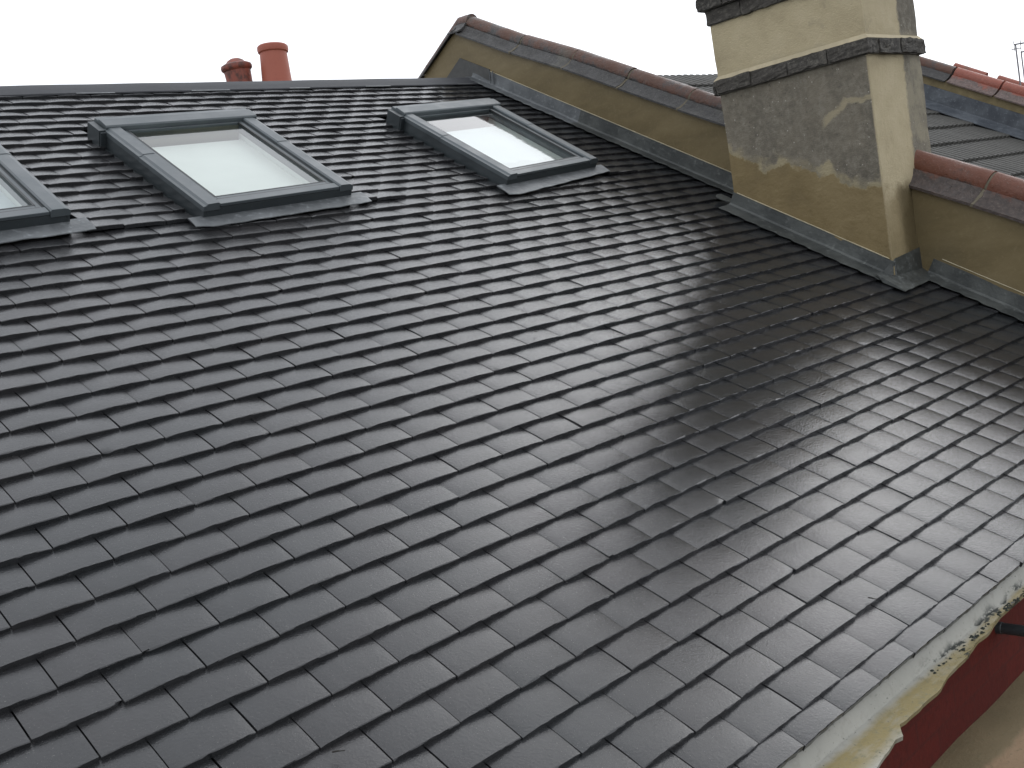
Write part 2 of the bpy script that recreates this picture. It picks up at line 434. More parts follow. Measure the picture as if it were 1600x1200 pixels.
tb = MB()
NS, NT = 13, 5
def tile(u0, u1, vt, lift, roll, yaw, camb, nose, length):
    """one tile: u0..u1 across, tail at vt; curved top, thick tail edge"""
    th = .0150
    ss = np.linspace(-1, 1, NS); uc, hw = (u0 + u1) / 2, (u1 - u0) / 2
    full = TW / 2; ds = [0, .0015, .006, .03, .062, length]
    top = []; bot = []
    chip = rng.random() < .035; cs = rng.choice([-1, 1]); ca = .004 + .007 * rng.random()
    for di, d in enumerate(ds):
        for s_ in ss:
            uu = uc + s_ * hw; q = (uu - uc) / full
            h = .006 - .0152 * d / G + lift + roll * q + camb * (1 - q * q) - camb * .6
            h -= nose * max(0, 1 - d / .085) ** 2
            if di == 0: h -= .0014 + abs(rng.normal()) * .0003
            if abs(s_) == 1: h -= .0006
            jv = (rng.normal() * .00055 + yaw * q) if di < 2 else 0
            if chip and di < 2 and s_ * cs > .82: jv -= ca * (s_ * cs - .80) / .2; h -= .001
            vv = vt - d + jv
            top.append(P(uu, vv, h)); bot.append(P(uu, vv, h - th - (0 if di else -.0006)))
    n, m = len(ds), NS; fs = []
    for i in range(n - 1):
        for j in range(m - 1):
            a = i * m + j; fs.append((a, a + 1, a + m + 1, a + m))
    o = n * m
    for j in range(m - 1): fs.append((j, o + j, o + j + 1, j + 1))
    for i in range(n - 1):
        fs.append((i * m, (i + 1) * m, o + (i + 1) * m, o + i * m))
        a = i * m + m - 1; fs.append((a, o + a, o + a + m, a + m))
    tb.add(top + bot, fs)

rowph = .036; U0 = -1.75
for n in range(-18, 31):
    last = n == 30
    vt = n * G if not last else EAVE * G
    if n == 30: n_ph = 0
    ph = rowph + (TW / 2 if n % 2 else 0) + rng.normal() * .004 + .010 * math.sin(n * .35)
    k = math.floor((U0 - ph) / TW); wob = rng.normal() * .0008
    while True:
        a = ph + k * TW; b = a + TW; k += 1
        if a > U_END: break
        a += .0011 + abs(rng.normal()) * .0006 ; b -= .0011 + abs(rng.normal()) * .0006
        segs = [(max(a, U0), min(b, U_END - .004))]
        for (l, r) in cut_interval(n, vt - G * .3):
            ns = []
            for (x, y) in segs:
                if y <= l or x >= r: ns.append((x, y)); continue
                if x < l: ns.append((x, l))
                if y > r: ns.append((r, y))
            segs = ns
        lift = abs(rng.normal()) * .0004; roll = rng.normal() * .0006; yaw = rng.normal() * .0004
        camb = .0025 + rng.normal() * .0006; nose = .0036 + rng.normal() * .0005; vj = rng.normal() * .0006 + wob
        if rng.random() < .03: lift += .0010
        for w in WIN:                 # the last courses beside a skylight ride up over its apron
            vb0 = (w["BL"][1] + w["BR"][1]) / 2
            for side_u, sg, amp, wid in ((w["BR"][0], 1, .013, .42), (w["BL"][0], -1, .006, .40)):
                if segs:
                    dd = ((segs[0][0] + segs[-1][1]) / 2 - side_u) * sg; q = (vt - vb0) / G
                    if -.05 < dd < wid and -2.5 < q < .9: lift += amp * (1 - max(0, dd) / wid) * (1 - max(0, -q) * .35)
        for (x, y) in segs:
            if y - x > .012: tile(x, y, vt + vj, lift, roll, yaw, camb, nose, .118 if n > -18 else .10)
tb.build("tile_covering", MT, house, smooth=True)

# deck below the tiles with openings for the skylight shafts
b = MB()
def quad(p0, p1, p2, p3): b.add([p0, p1, p2, p3], [(0, 1, 2, 3)])
vs_ = [-1.86, -1.12, -.20, EAVE * G - .02]
b.box(U0, U_END, 0, 1, 0, 1, T=lambda x, y, z: P(x, -.11 + y * (EAVE * G - .03 + .11), -.045 + z * .012))
b.box(U0, U_END, 0, 1, 0, 1, T=lambda x, y, z: P(x, -1.86 + y * (.72), -.045 + z * .012))
gaps = [(U0, -.28), (.40, .98), (1.60, 2.64), (3.28, U_END)]
for x0, x1 in gaps: b.box(x0, x1, 0, 1, 0, 1, T=lambda x, y, z: P(x, -1.14 + y * 1.03, -.045 + z * .012))
b.build("roof_deck", DECK, house)

# ridge capping
b = MB(); segn = 40
def ridge(i, p):
    x = U0 + (U_END + .02 - U0) * i / segn; w = .002 * math.sin(i * 1.7) + .0015 * math.sin(i * .6 + 1)
    return P(x, p[0] + w - .018 * (x - .8), p[1] + w * .7)
b.extrude([(-1.742, .002), (-1.746, .008), (-1.80, .012), (-1.865, .016), (-1.885, .010), (-1.93, -.05), (-1.93, -.12), (-1.90, -.12), (-1.80, -.02)], ridge, segn)
b.build("ridge_capping", FELT, house, smooth=True)
b = MB()
for i in range(9):
    x = U0 + .3 + i * .62 + rng.random() * .2; L = .10 + rng.random() * .14
    b = MB(); b.box(x, x + L, -1.741, -1.730, .008, .0105, T=lambda u, v, h: P(u, v - .018 * (u - .8) + .02 * (u - x), h))
    b.build("ridge_clip", LEADL, house)

# flat dormer roof behind the ridge and the rear wall
b = MB(); b.box(U0, 3.9, 1.66, 6.2, .62, .80); b.build("flat_rear_roof", FLAT, house)
b = MB(); b.box(U0, 3.9, 1.9, 6.0, -7.2, .62); b.build("rear_wall", BRW, house)

# front wall, ledge at the eaves
b = MB(); b.box(U0, 3.93, -2.38, -2.10, -7.2, -1.47); b.build("front_wall", RED, house)
for wx in (.3, 2.4):
    pass
NL = 260; b = MB(); tops = []; edge = []
oy = [(-1.8, -2.66), (0, -2.64), (.60, -2.615), (.78, -2.594), (.90, -2.575), (.963, -2.562), (1.00, -2.556), (1.144, -2.556), (1.223, -2.543), (1.30, -2.543), (1.44, -2.525), (1.50, -2.528), (1.59, -2.516), (1.79, -2.506), (2.2, -2.50), (3.93, -2.49)]
ox_ = [p[0] for p in oy]; oyy = [p[1] for p in oy]
xs = np.linspace(U0, 3.92, NL)
from mathutils import noise as mn
prof_n = 0
rings = []
for x in xs:
    yo = float(np.interp(x, ox_, oyy)) + .006 * mn.noise(Vector((x * 9, 0, 0))) + .0035 * mn.noise(Vector((x * 33, 1, 0)))
    if .905 < x < .935: yo -= .024 * (1 - (x - .905) / .03)   # a broken spur of the edge
    if .955 <= x < .995: yo += .012 * (1 - (x - .955) / .04)
    w1 = .0015 * mn.noise(Vector((x * 4, 3, 0)))
    rings.append([(x, -2.462, -1.392), (x, -2.4745 + w1, -1.410), (x, -2.486 + w1, -1.438), (x, -2.505, -1.4415), (x, (yo - 2.505) / 2, -1.443 + w1), (x, yo, -1.440), (x, yo + .002, -1.450), (x, -2.505, -1.456), (x, -2.47, -1.458), (x, -2.36, -1.458), (x, -2.36, -1.40)])
b.extrude(list(range(11)), lambda i, j: rings[i][j], NL - 1)
b.build("eaves_ledge", LEDGE, house, smooth=True)
b = MB()       # tufts of black moss lying in the ledge
for i in range(150):
    x = 1.22 + rng.random() ** .8 * 1.1; y = -2.497 - .012 * (x - 1.2) * rng.random() - .016 * rng.random(); r = .002 + .004 * rng.random()
    if x < 1.45 and rng.random() < .45: continue
    z = -1.4415; vsx = []
    nn = 6
    for q in range(nn):
        aa = q / nn * 6.283; rr = r * (.6 + rng.random() * .8); vsx.append((x + rr * 1.4 * math.cos(aa), y + rr * math.sin(aa), z))
    vsx.append((x, y, z + r * .8)); b.add(vsx, [(q, (q + 1) % nn, nn) for q in range(nn)])
tag(b.build("moss", m_plain("black_moss", (.014, .018, .012), .9, 80, .4, .004), house), kind="stuff")
b = MB()
b.extrude([(-2.37, -1.80), (-2.50, -1.803), (-2.515, -1.812), (-2.80, -1.825), (-2.82, -1.86), (-2.82, -1.93), (-2.37, -1.99)],
          lambda i, p: (U0 + (3.93 - U0) * i / 60, p[0], p[1] + .003 * math.sin(i * 1.3)), 60)
b.build("stone_string_course", STONE, house, smooth=True)

# ------------------------------------------------------------------ skylights
def skylight(i, w, label):
    T = wmap(w)
    W_ = math.dist(w["BL"], w["BR"]); L_ = math.dist(w["BL"], w["TL"])
    A = lambda m: m / W_
    B = lambda m: m / L_
    def TT(a, b_, z): return T(A(a), B(b_), z)      # metres along the frame
    W, L = W_, L_
    root_loc = Vector(T(.5, 0, 0)) - Vector(house.location)
    rw = bpy.data.objects.new("roof_window", None); COL.objects.link(rw); rw.parent = house; rw.location = root_loc; rw["label"] = label
    H = .074
    f = MB()          # cladding box round the frame
    f.box(0, .012, 0, L - .02, -.03, H - .012, T=TT); f.box(W - .012, W, 0, L - .02, -.03, H - .012, T=TT)
    f.box(.012, W - .012, 0, .012, .006, H - .022, T=TT); f.box(.012, W - .012, L - .03, L - .018, -.03, H, T=TT)
    f.box(-.030, 0.0, L - .15, L - .02, -.03, H - .004, T=TT)
    f.box(-.026, .02, L - .16, L - .145, -.03, H - .012, T=TT)
    f.build("frame", SIDEM, rw, bevel=.0015)
    for side in (0, 1):   # two lengths of cover cap each side, lapped at mid height
        X0, X1 = (.000, .072) if side == 0 else (W - .072, W + .0)
        s = MB()
        for (y0, y1, dz) in ((-.004, L * .55, 0), (L * .55 - .01, L - .120, .0022)):
            lo, hi = (H - .020, H) if True else 0
            xin = .006
            if side == 0:
                pr = [(X0 - .002, H - .030), (X0 - .002, H - .010), (X0 + .010, H - .008), (X0 + .018, H - .001), (X1 - .006, H), (X1, H - .006), (X1, H - .030)]
            else:
                pr = [(X0, H - .030), (X0, H - .006), (X0 + .006, H), (X1 - .018, H - .001), (X1 - .008, H - .004), (X1 + .002, H - .010), (X1 + .002, H - .030)]
            s.extrude(pr, lambda k, p: TT(p[0], y0 + (y1 - y0) * k, p[1] + dz), 1)
        s.build("side_cap", CAPM, rw, bevel=.0012)
    s = MB()          # sash with its stepped glazing bead
    z1 = H - .014
    gx0, gx1, gy0, gy1 = .098, W - .098, .088, L - .150
    s.box(.072, gx0, .012, L - .14, .01, z1, T=TT); s.box(W - .098, W - .072, .012, L - .14, .01, z1, T=TT)
    s.box(gx0, gx1, .030, gy0, .01, z1, T=TT); s.box(gx0, gx1, gy1, L - .02, .01, z1, T=TT)
    s.build("sash", CAPM, rw, bevel=.002)
    s = MB(); s.box(.074, W - .074, -.002, .046, H - .020, H - .007, T=TT); s.build("bottom_cap", CAPM, rw, bevel=.002)
    s = MB()          # dark grooves and rubber
    s.box(.0735, .079, .05, L - .14, z1 - .004, z1 + .0015, T=TT); s.box(W - .079, W - .0735, .05, L - .14, z1 - .004, z1 + .0015, T=TT)
    s.box(.088, W - .088, .056, .062, z1 - .004, z1 + .0015, T=TT)
    s.box(gx0 - .004, gx0 + .004, gy0, gy1, z1 - .012, z1 + .0008, T=TT); s.box(gx1 - .004, gx1 + .004, gy0, gy1, z1 - .012, z1 + .0008, T=TT)
    s.box(gx0 - .004, gx1 + .004, gy0 - .004, gy0 + .003, z1 - .012, z1 + .0008, T=TT)
    s.build("gasket", RUB, rw)
    s = MB()          # hood at the head, with its folded front edge
    pr = [(L - .140, H - .020), (L - .140, H + .004), (L - .134, H + .011), (L - .062, H + .016), (L - .050, H + .014), (L - .050, H + .008), (L - .012, H + .008), (L - .006, H + .002), (L - .004, H - .03), (L - .03, H - .03)]
    s.extrude(pr, lambda k, p: TT(.006 + (W - .012 + .010) * k, p[0], p[1]), 1)
    s.build("hood", CAPM, rw, bevel=.002)
    s = MB(); s.add([TT(gx0 - .002, gy0 - .002, z1 - .008), TT(gx1 + .002, gy0 - .002, z1 - .008), TT(gx1 + .002, L - .12, z1 - .008), TT(gx0 - .002, L - .12, z1 - .008)], [(0, 1, 2, 3)]); s.build("pane", GLASS, rw)
    s = MB()          # plaster-lined shaft with its white blind below the glass
    d0, d1 = z1 - .060, z1 - .056
    s.box(gx0 - .02, gx0 - .004, gy0 - .02, gy1 + .02, d0 - .2, z1 - .012, T=TT); s.box(gx1 + .004, gx1 + .02, gy0 - .02, gy1 + .02, d0 - .2, z1 - .012, T=TT)
    s.box(gx0 - .004, gx1 + .004, gy0 - .02, gy0 - .004, d0 - .2, z1 - .012, T=TT)
    s.build("lining", LINING, rw)
    s = MB(); s.box(gx0 - .003, gx1 + .003, gy0 - .003, gy1 - (.085 if i == 2 else .030), d0 - .02, d1 - .02, T=TT)
    s.build("blind", (CREAML if i == 1 else WHITE), rw)
    s = MB(); s.box(gx0 - .004, gx1 + .004, gy1 - .06, gy1 + .02, -.12, -.10, T=TT); s.box(gx0 - .004, gx1 + .004, gy1 + .0, gy1 + .01, -.1, z1 - .012, T=TT)
    s.build("head_lining", (m_plain("olive_head_lining", (.16, .15, .10), .6, 20, .1, .001) if i == 1 else RUB), rw)
    # soft apron of lead below the frame
    s = MB(); NA = 40; ring = []
    for k in range(NA + 1):
        q = k / NA; a = -.060 + q * (W + .125); wv = .0008 * math.sin(k * 1.15) + .0008 * math.sin(k * .5 + i)
        fr_ = -.072 - .008 * q + (.02 * max(0, 1 - k / 3)) + .0008 * math.sin(k * .9 + i * 2)
        if i == 2: fr_ += -.035 * (1 - q) + .012 * q
        ring.append([(a, .016, .020), (a, -.012, .0195), (a, (fr_ - .012) / 2, .0160 + wv), (a, fr_, .0125 + wv), (a, fr_ - .0012, .0095 + wv), (a, (fr_ - .012) / 2, .0130 + wv), (a, .016, .014)])
    s.extrude(list(range(7)), lambda k, j: TT(*ring[k][j]), NA)
    s.build("apron_flashing", LEADL, rw, smooth=True)
    s = MB()          # side gutters of the flashing
    s.box(-.020, -.001, .0, L - .02, -.030, -.012, T=TT); s.build("side_flashing", SIDEM, rw); s = MB(); s.box(W + .001, W + .028, -.04, L - .02, -.030, -.010, T=TT)
    s.build("side_flashing", SIDEM, rw)
skylight(0, WIN[0], "skylight cut by the left edge of the photo")
skylight(1, WIN[1], "middle skylight with a cream-edged blind behind its glass")
skylight(2, WIN[2], "skylight nearest the rendered party wall, with a watermark across its glass")

# ------------------------------------------------------------------ party wall
pw_ = thing("parapet_wall", P(3.95, 2.9, -.1), "golden rendered parapet wall with stained red clay coping beside the charcoal roof", "wall")
LV = lambda v: float(np.interp(v, [-2.0, -1.6, -1.1, -.64, -.17, .35], [.255, .265, .294, .305, .318, .338]))
LR = lambda v: float(np.interp(v, [1.1, 1.6, 1.9, 3.2], [.365, .398, .417, .44]))
APY = 1.775
def apex_v(h): return (-(APY) - h * ST) / CT
b = MB()
N = 40; fr = []
va, vb = apex_v(.27), .50
pts = []
for i in range(N + 1):
    v = va + (vb - va) * i / N; q = P(0, v, LV(v) + .002); pts.append((q[1], q[2]))
base0 = P(0, .50, -.25); base1 = P(0, va, -.25)
poly = pts + [(base0[1], base0[2])] + [(APY, -.0)] + [(2.6, -.0), (2.6, .88)] + [(APY + .02, pts[0][1] - .005)]
def wall_poly(mb, poly, x0, x1):
    k = len(poly)
    vs = [(x0, y, z) for y, z in poly] + [(x1, y, z) for y, z in poly]
    mb.add(vs, [tuple(range(k)), tuple(range(k, 2 * k))[::-1]] + [(i, i + k, (i + 1) % k + k, (i + 1) % k) for i in range(k)])
wall_poly(b, poly, 3.93, 4.15)
pts = [(P(0, v, LR(v) + .002)[1], P(0, v, LR(v) + .002)[2]) for v in np.linspace(1.02, 3.05, 20)]
q0, q1 = P(0, 3.05, -.6), P(0, 1.02, -.35)
wall_poly(b, pts + [(q0[1], q0[2]), (q1[1], q1[2])], 3.925, 4.15)
b.build("render", WALL, pw_)
b = MB(); b.box(3.94, 4.14, -2.6, 6.0, -7.2, -1.5); b.box(3.94, 4.14, 1.0, 6.0, -1.5, .0); b.build("brick_base", BRW, pw_)

SEC = [(-.140, -.006), (-.140, .004), (-.112, .014), (-.084, .033), (-.066, .056)]
AT = [0, 0, .05, .15, .45]
for k in range(0, 13):
    a = math.radians(195 - k * 17.5); SEC.append((.056 * math.cos(a), .066 + .052 * math.sin(a))); AT.append(.95)
AT[5] = .6; AT[17] = .6
SEC += [(-x, y) for x, y in SEC[:5]][::-1]; AT += AT[:5][::-1]
SEC += [(.11, .0), (0, .03), (-.11, .0)]; AT += [0, 0, 0]
def cope(parent, fn0, fn1, uc, mat, hs=1., name="coping_tile", lab=None, us=1., jit=.003):
    """one saddle-back tile; fn0/fn1 give (Y, Z, slope angle) of its two ends at the lower edge"""
    b = MB(); dy = rng.normal() * jit; dz = rng.normal() * jit; nn = 6
    def ring(i, p):
        t = i / nn; y = fn0[0] + (fn1[0] - fn0[0]) * t; z = fn0[1] + (fn1[1] - fn0[1]) * t; th = fn0[2]
        j = .0012 * mn.noise(Vector((p[0] * 30, p[1] * 30, i * .7 + fn0[0] * 5)))
        hh = (p[1] + j) * hs
        return (uc + dy + p[0] * us, y + hh * math.sin(th) * -1, z + dz + hh * math.cos(th))
    b.extrude(SEC, ring, nn, at=AT)
    o = b.build(name, mat, parent, smooth=True, attr=True)
    import bmesh
    bm = bmesh.new(); bm.from_mesh(o.data); bmesh.ops.recalc_face_normals(bm, faces=bm.faces); bm.to_mesh(o.data); bm.free()
    if lab: o["label"] = lab
    return o
def seg_end(v, h): q = P(0, v, h); return (q[1], q[2], TH)
mort = MB()
def mortar(v, h, uc, hs=1., w=.010):
    def ring(i, p):
        vv = v + (i - .5) * w * 1.5 + .006 * mn.noise(Vector((p[0] * 40, v * 3, i))); q = P(0, vv, h)
        x = .955 if p[1] > .05 else 1.0
        hh = (p[1] * x + .0008 + .0025 * mn.noise(Vector((p[0] * 60, p[1] * 60, v * 9 + i)))) * hs
        return (uc + p[0] * x, q[1] - hh * ST, q[2] + hh * CT)
    mort.extrude(SEC, ring, 1)
cuts = [va + .03, -1.596, -1.111, -.641, -.169, .30, .52]
for a, c in zip(cuts[:-1], cuts[1:]):
    g_ = .006
    cope(pw_, seg_end(a + g_, LV(a)), seg_end(c - g_, LV(c)), 4.04, COPE)
for v in cuts[1:5]: mortar(v, LV(v), 4.04)
cutr = [1.18, 1.60, 2.075, 2.55, 3.0]
for a, c in zip(cutr[:-1], cutr[1:]):
    cope(pw_, seg_end(a + .006, LR(a)), seg_end(c - .006, LR(c)), 4.04, COPER, hs=1.30)
for v in cutr[1:4]: mortar(v, LR(v), 4.04, 1.30)
# rear slope tiles past the apex, and the mitred apex tile
tz = P(0, va, .262)
rs_ = -math.radians(28)
cope(pw_, (APY + .015, tz[2] - .000, rs_), (APY + .40, tz[2] - .20, rs_), 4.04, COPE, hs=.95)
cope(pw_, (APY + .41, tz[2] - .208, rs_), (APY + .80, tz[2] - .415, rs_), 4.04, COPE, hs=.95)
mort.build("mortar", MORT, pw_, smooth=False)
b = MB()
cope(pw_, (APY - .055, tz[2] - .022, math.radians(8)), (APY + .06, tz[2] - .012, math.radians(8)), 4.04, COPE, hs=1.0, name="apex_tile")

# lead flashing along the party wall: upstand, fold and lay, each length its own sheet
def flash(u_wall, v0, v1, top, lay, name="lead_flashing", mat=LEAD, hfold=.014, lay1=None, seed=0, parent=None, u_w1=None):
    b = MB(); n = max(8, int((v1 - v0) * 34)); rings = []
    for i in range(n + 1):
        t = i / n; v = v0 + (v1 - v0) * t; uw = u_wall if u_w1 is None else u_wall + (u_w1 - u_wall) * t
        ly = lay if lay1 is None else lay + (lay1 - lay) * t
        tile_h = .0045 - .012 * (((-v / G) % 1.0))       # drapes over the courses
        dr = .0125 + tile_h * .5 + .0020 * mn.noise(Vector((v * 14, seed, 0)))
        wv = .0022 * mn.noise(Vector((v * 7, seed + 5, 0))); w2 = .003 * mn.noise(Vector((v * 5, seed + 9, 0)))
        ed = (-v / G) % 1.0
        rings.append([(uw, v, top + w2 * .5), (uw - .0045, v, top - .002 + w2 * .5), (uw - .0065 + w2 * .6, v, (top + hfold) / 2), (uw - .009, v, hfold + .010 + w2), (uw - .017, v, hfold + w2 + .002),
                      (uw - ly * .55, v, dr + .006 + w2), (uw - ly + wv, v, dr + .0015), (uw - ly + wv - .0005, v, dr - .0015), (uw - ly * .5, v, dr - .001), (uw, v, hfold - .02)])
    b.extrude(list(range(10)), lambda i, j: P(*rings[i][j]), n)
    return b.build(name, mat, parent or pw_, smooth=True)
UW = 3.93
flash(UW, -1.93, -.86, .098, .072, mat=LEADL, seed=1, hfold=.016)
flash(UW - .003, -.90, .46, .096, .078, seed=2)
b = MB()     # dark dressed lead and mortar where the ridge meets the wall
wall_poly(b, [(1.50, .80), (1.50, .955), (1.775, 1.100), (2.02, .965), (2.02, .78)], 3.922, 3.9295)
b.build("ridge_flashing", m_plain("dark_mortar", (.055, .055, .052), .7, 22, .5, .006), pw_)
b = MB()
for k in range(2):
    p0 = [P(3.915 - .012 * k, -1.70 - .02 * k, .03), P(3.912 - .012 * k, -1.73 - .02 * k, .11)]
    b.tube(p0[0], p0[1], .004)
b.build("lead_roll", LEADL, pw_)
flash(UW, 1.52, 3.0, .105, .085, seed=4, hfold=.020)

# ------------------------------------------------------------------ chimney on the party wall
ch = thing("chimney_stack", (3.92, -.89, -1.0), "large rendered chimney stack with grey, gold and cream patches beside the charcoal roof", "chimney")
YF, YB = -1.305, -.480
b = MB(); b.box(3.65, 4.18, YF, YB, -1.6, .72)
o = b.build("shaft", CHIM, ch); subdiv_noise(o, 44, .0045, 4.5, 1.)
for p in o.data.polygons: p.use_smooth = True
try: o.data.set_sharp_from_angle(angle=math.radians(50))
except Exception: pass
def brick_ring(z0, z1, out, name, courses=1, step=0, jl=.215):
    b = MB(); d = .095
    for c in range(courses):
        zz0 = z0 + (z1 - z0) * c / courses + .004; zz1 = z0 + (z1 - z0) * (c + 1) / courses - .005; ou = out + step * c
        x0, x1, y0, y1 = 3.65 - ou, 4.18 + ou, YF - ou, YB + ou
        for (ax, lo, hi, f0, f1) in (('y', y0, y1, x0, x0 + d), ('y', y0, y1, x1 - d, x1), ('x', x0 + d + .003, x1 - d - .003, y0, y0 + d), ('x', x0 + d + .003, x1 - d - .003, y1 - d, y1)):
            s = lo; kk = 0
            first = jl / 2 if c % 2 else jl
            while s < hi - .01:
                e = min(hi, s + (first if kk == 0 else jl) * (1 + rng.normal() * .02)); j1, j2 = rng.normal() * .003, rng.normal() * .002
                if ax == 'y': b.box(f0 + j1, f1 + j1, s + .004, e - .004, zz0 + j2, zz1 + j2)
                else: b.box(s + .004, e - .004, f0 + j1, f1 + j1, zz0 + j2, zz1 + j2)
                s = e; kk += 1
    o = b.build(name, BRICK, ch); subdiv_noise(o, 5, .0075, 34, 3.)
    b = MB(); m_ = out - .010
    for c in range(courses):
        mm = m_ + step * c; za = z0 + (z1 - z0) * c / courses; zb = z0 + (z1 - z0) * (c + 1) / courses
        b.box(3.65 - mm, 4.18 + mm, YF - mm, YB + mm, za + .0008 * c + .001, zb)
    b.build(name + "_mortar", m_plain("grey_mortar", (.12, .112, .095), .9, 60, .4, .006), ch)
    return o
brick_ring(.338, .412, .026, "brick_band", 1)
brick_ring(.690, .915, .020, "brick_corbel", 3, .022)
brick_ring(.915, 1.440, .040, "brick_head", 7, 0)
b = MB()     # mortar fillets above the band, and a cap and flue pots above the frame
for (x0, x1, y0, y1) in ((3.628, 3.652, YF - .02, YB + .02),):
    b.hexa([(3.632, YF - .018, .410), (3.66, YF - .018, .410), (3.66, YB + .02, .410), (3.632, YB + .02, .410), (3.648, YF + .001, .432), (3.66, YF + .001, .432), (3.66, YB, .432), (3.648, YB, .432)])
b.hexa([(3.632, YF - .018, .4102), (4.195, YF - .018, .4102), (4.195, YF + .01, .4102), (3.632, YF + .01, .4102), (3.649, YF - .002, .430), (4.18, YF - .002, .430), (4.18, YF + .01, .430), (3.649, YF + .01, .430)])
b.build("mortar_fillet", m_plain("cream_mortar", (.42, .36, .24), .85, 25, .3, .006), ch)
b = MB(); b.hexa([(3.60, YF - .05, 1.44), (4.23, YF - .05, 1.44), (4.23, YB + .05, 1.44), (3.60, YB + .05, 1.44), (3.75, YF + .1, 1.52), (4.08, YF + .1, 1.52), (4.08, YB - .1, 1.52), (3.75, YB - .1, 1.52)])
b.build("mortar_cap", MORT, ch)
for yy in (-1.10, -.69):
    b = MB(); b.lathe([(.11, 1.46), (.12, 1.52), (.115, 1.56), (.105, 1.98), (.125, 2.0), (.125, 2.05), (.105, 2.06), (.09, 1.9), (.09, 1.46)], (3.915, yy, 0), 28)
    b.build("flue_pot", POT2, ch, smooth=True)
# lead round the chimney foot
def bead(pts, parent):
    b = MB(); n = len(pts)
    def ring(i, p):
        w = .0008 * mn.noise(Vector((i * .9, p[0] * 300, 2))); q = pts[i]
        return P(q[0] - .0010 + p[0] + w, q[1], q[2] + p[1] + w)
    b.extrude([(-.0016, 0), (0, .0022), (.003, .0022), (.003, -.002), (0, -.002)], ring, n - 1)
    b.build("sealant_bead", m_plain("cream_sealant", (.42, .37, .25), .6, 60, .3, .001), parent)
bead([(3.926, v, .098) for v in np.linspace(-1.93, .42, 90)], pw_)
bead([(3.648, v, .090) for v in np.linspace(.52, 1.425, 50)], ch)
bead([(3.926, v, .1055) for v in np.linspace(1.56, 2.9, 50)], pw_)
UC = 3.652
flash(UC, .50, 1.458, .088, .105, name="lead_flashing", seed=7, hfold=.020, parent=ch)
b = MB()     # lead wrapped round the lower corner
n = 10; ringsA = []
vF = lambda h: (-YF - h * ST) / CT
for i in range(n + 1):
    t = i / n; u = 3.545 + (3.935 - 3.545) * t
    vb_ = vF(.02); w = .002 * math.sin(i * 2.1)
    top = .088 + .03 * t if u > 3.645 else .030
    v_up = vF(top) + .006 if u > 3.645 else 1.43
    ringsA.append([(u, v_up, top), (u, vF(.03) + .010 if u > 3.645 else 1.45, .028 + w), (u, vb_ + .045, .021 + w), (u, vb_ + .115 - .03 * t, .014 + w), (u, vb_ + .115 - .03 * t, .010 + w), (u, vb_ + .0, .006)])
b.extrude(list(range(6)), lambda i, j: P(*ringsA[i][j]), n)
b.build("corner_flashing", LEAD, ch, smooth=True)
b = MB()     # rounded tongue of lead at the upper corner
rr = []
for i in range(15):
    a = math.pi * i / 14; rr.append((3.735 - .115 * math.sin(a), .45 - .075 * math.cos(a) + .0, .024 + .010 * math.sin(a)))
b.add([P(*q) for q in rr] + [P(q[0], q[1], q[2] - .004) for q in rr], [tuple(range(15)), tuple(range(15, 30))[::-1]] + [(i, i + 15, i + 16, i + 1) for i in range(14)] + [(14, 29, 15, 0)])
b.build("lead_tongue", LEAD, ch)

# ------------------------------------------------------------------ chimney pots behind the ridge
rc = thing("chimney_stack", (4.45, 5.42, -7.2), "far chimney stack with one tall bright and one short sooty pot behind the ridge", "chimney")
b = MB(); b.box(4.05, 4.95, 5.15, 5.75, -7.2, 1.44); b.box(4.0, 5.0, 5.10, 5.80, 1.44, 1.56); b.build("stack", BRW, rc, bevel=.01)
R1 = Matrix.Rotation(math.radians(-6), 3, 'Y')
b = MB(); b.lathe([(.150, -.0), (.145, .30), (.133, .55), (.132, .565), (.146, .575), (.152, .60), (.150, .628), (.138, .640), (.120, .640), (.112, .60), (.115, .0)], (4.635, 5.30, 1.475), 40, Matrix.Rotation(math.radians(4), 3, 'Y'))
b.build("chimney_pot", POT1, rc, smooth=True, label="tall bright orange pot with rolled rim")
b = MB(); b.lathe([(.120, 0), (.122, .30), (.130, .445), (.136, .450), (.150, .465), (.153, .485), (.146, .505), (.115, .520), (.095, .528), (.078, .548), (.045, .566), (0, .572)], (4.385, 5.52, 1.475), 40, Matrix.Rotation(math.radians(-2), 3, 'Y'))
b.build("chimney_pot", POT2, rc, smooth=True, label="short sooty pot with domed cowl")

# ------------------------------------------------------------------ neighbour's roof and the far party walls
nb = thing("terraced_house", (6.4, 0, -7.2), "neighbouring house with weathered ribbed concrete roof tiles, seen past the big chimney", "house")
b = MB(); gg = .335; rollw = .088
us = np.arange(4.15, 8.60, rollw / 10)
for n in range(-5, 9):
    vt = n * gg + .07; rowv = []
    jl = rng.normal() * .003
    for (d, hh) in ((0, -.018), (0, .004), (.01, .007), (gg + .03, -.018)):
        for iu, u in enumerate(us):
            ph = (u - 4.15) / rollw % 1.0
            r_ = .026 * min(1, max(0, (.5 - abs(ph - .5) - .10) / .12))
            sag = .004 * mn.noise(Vector((u * 3, n, 0)))
            rowv.append(P(u, vt - d + .006 * mn.noise(Vector((math.floor((u - 4.15) / .3) * 3.3, n * 2.1, 0))), hh + r_ * (1 if hh > -.01 or d > 0 else .2) + jl + sag))
    m = len(us); b.add(rowv, [(i * m + j, i * m + j + 1, (i + 1) * m + j + 1, (i + 1) * m + j) for i in range(3) for j in range(m - 1)])
b.build("ribbed_tiles", CONC, nb, smooth=True)
b = MB(); b.box(4.16, 8.6, 0, 1, 0, 1, T=lambda x, y, z: P(x, -1.85 + y * 4.6, -.08 + z * .03)); b.build("roof_deck", DECK, nb)
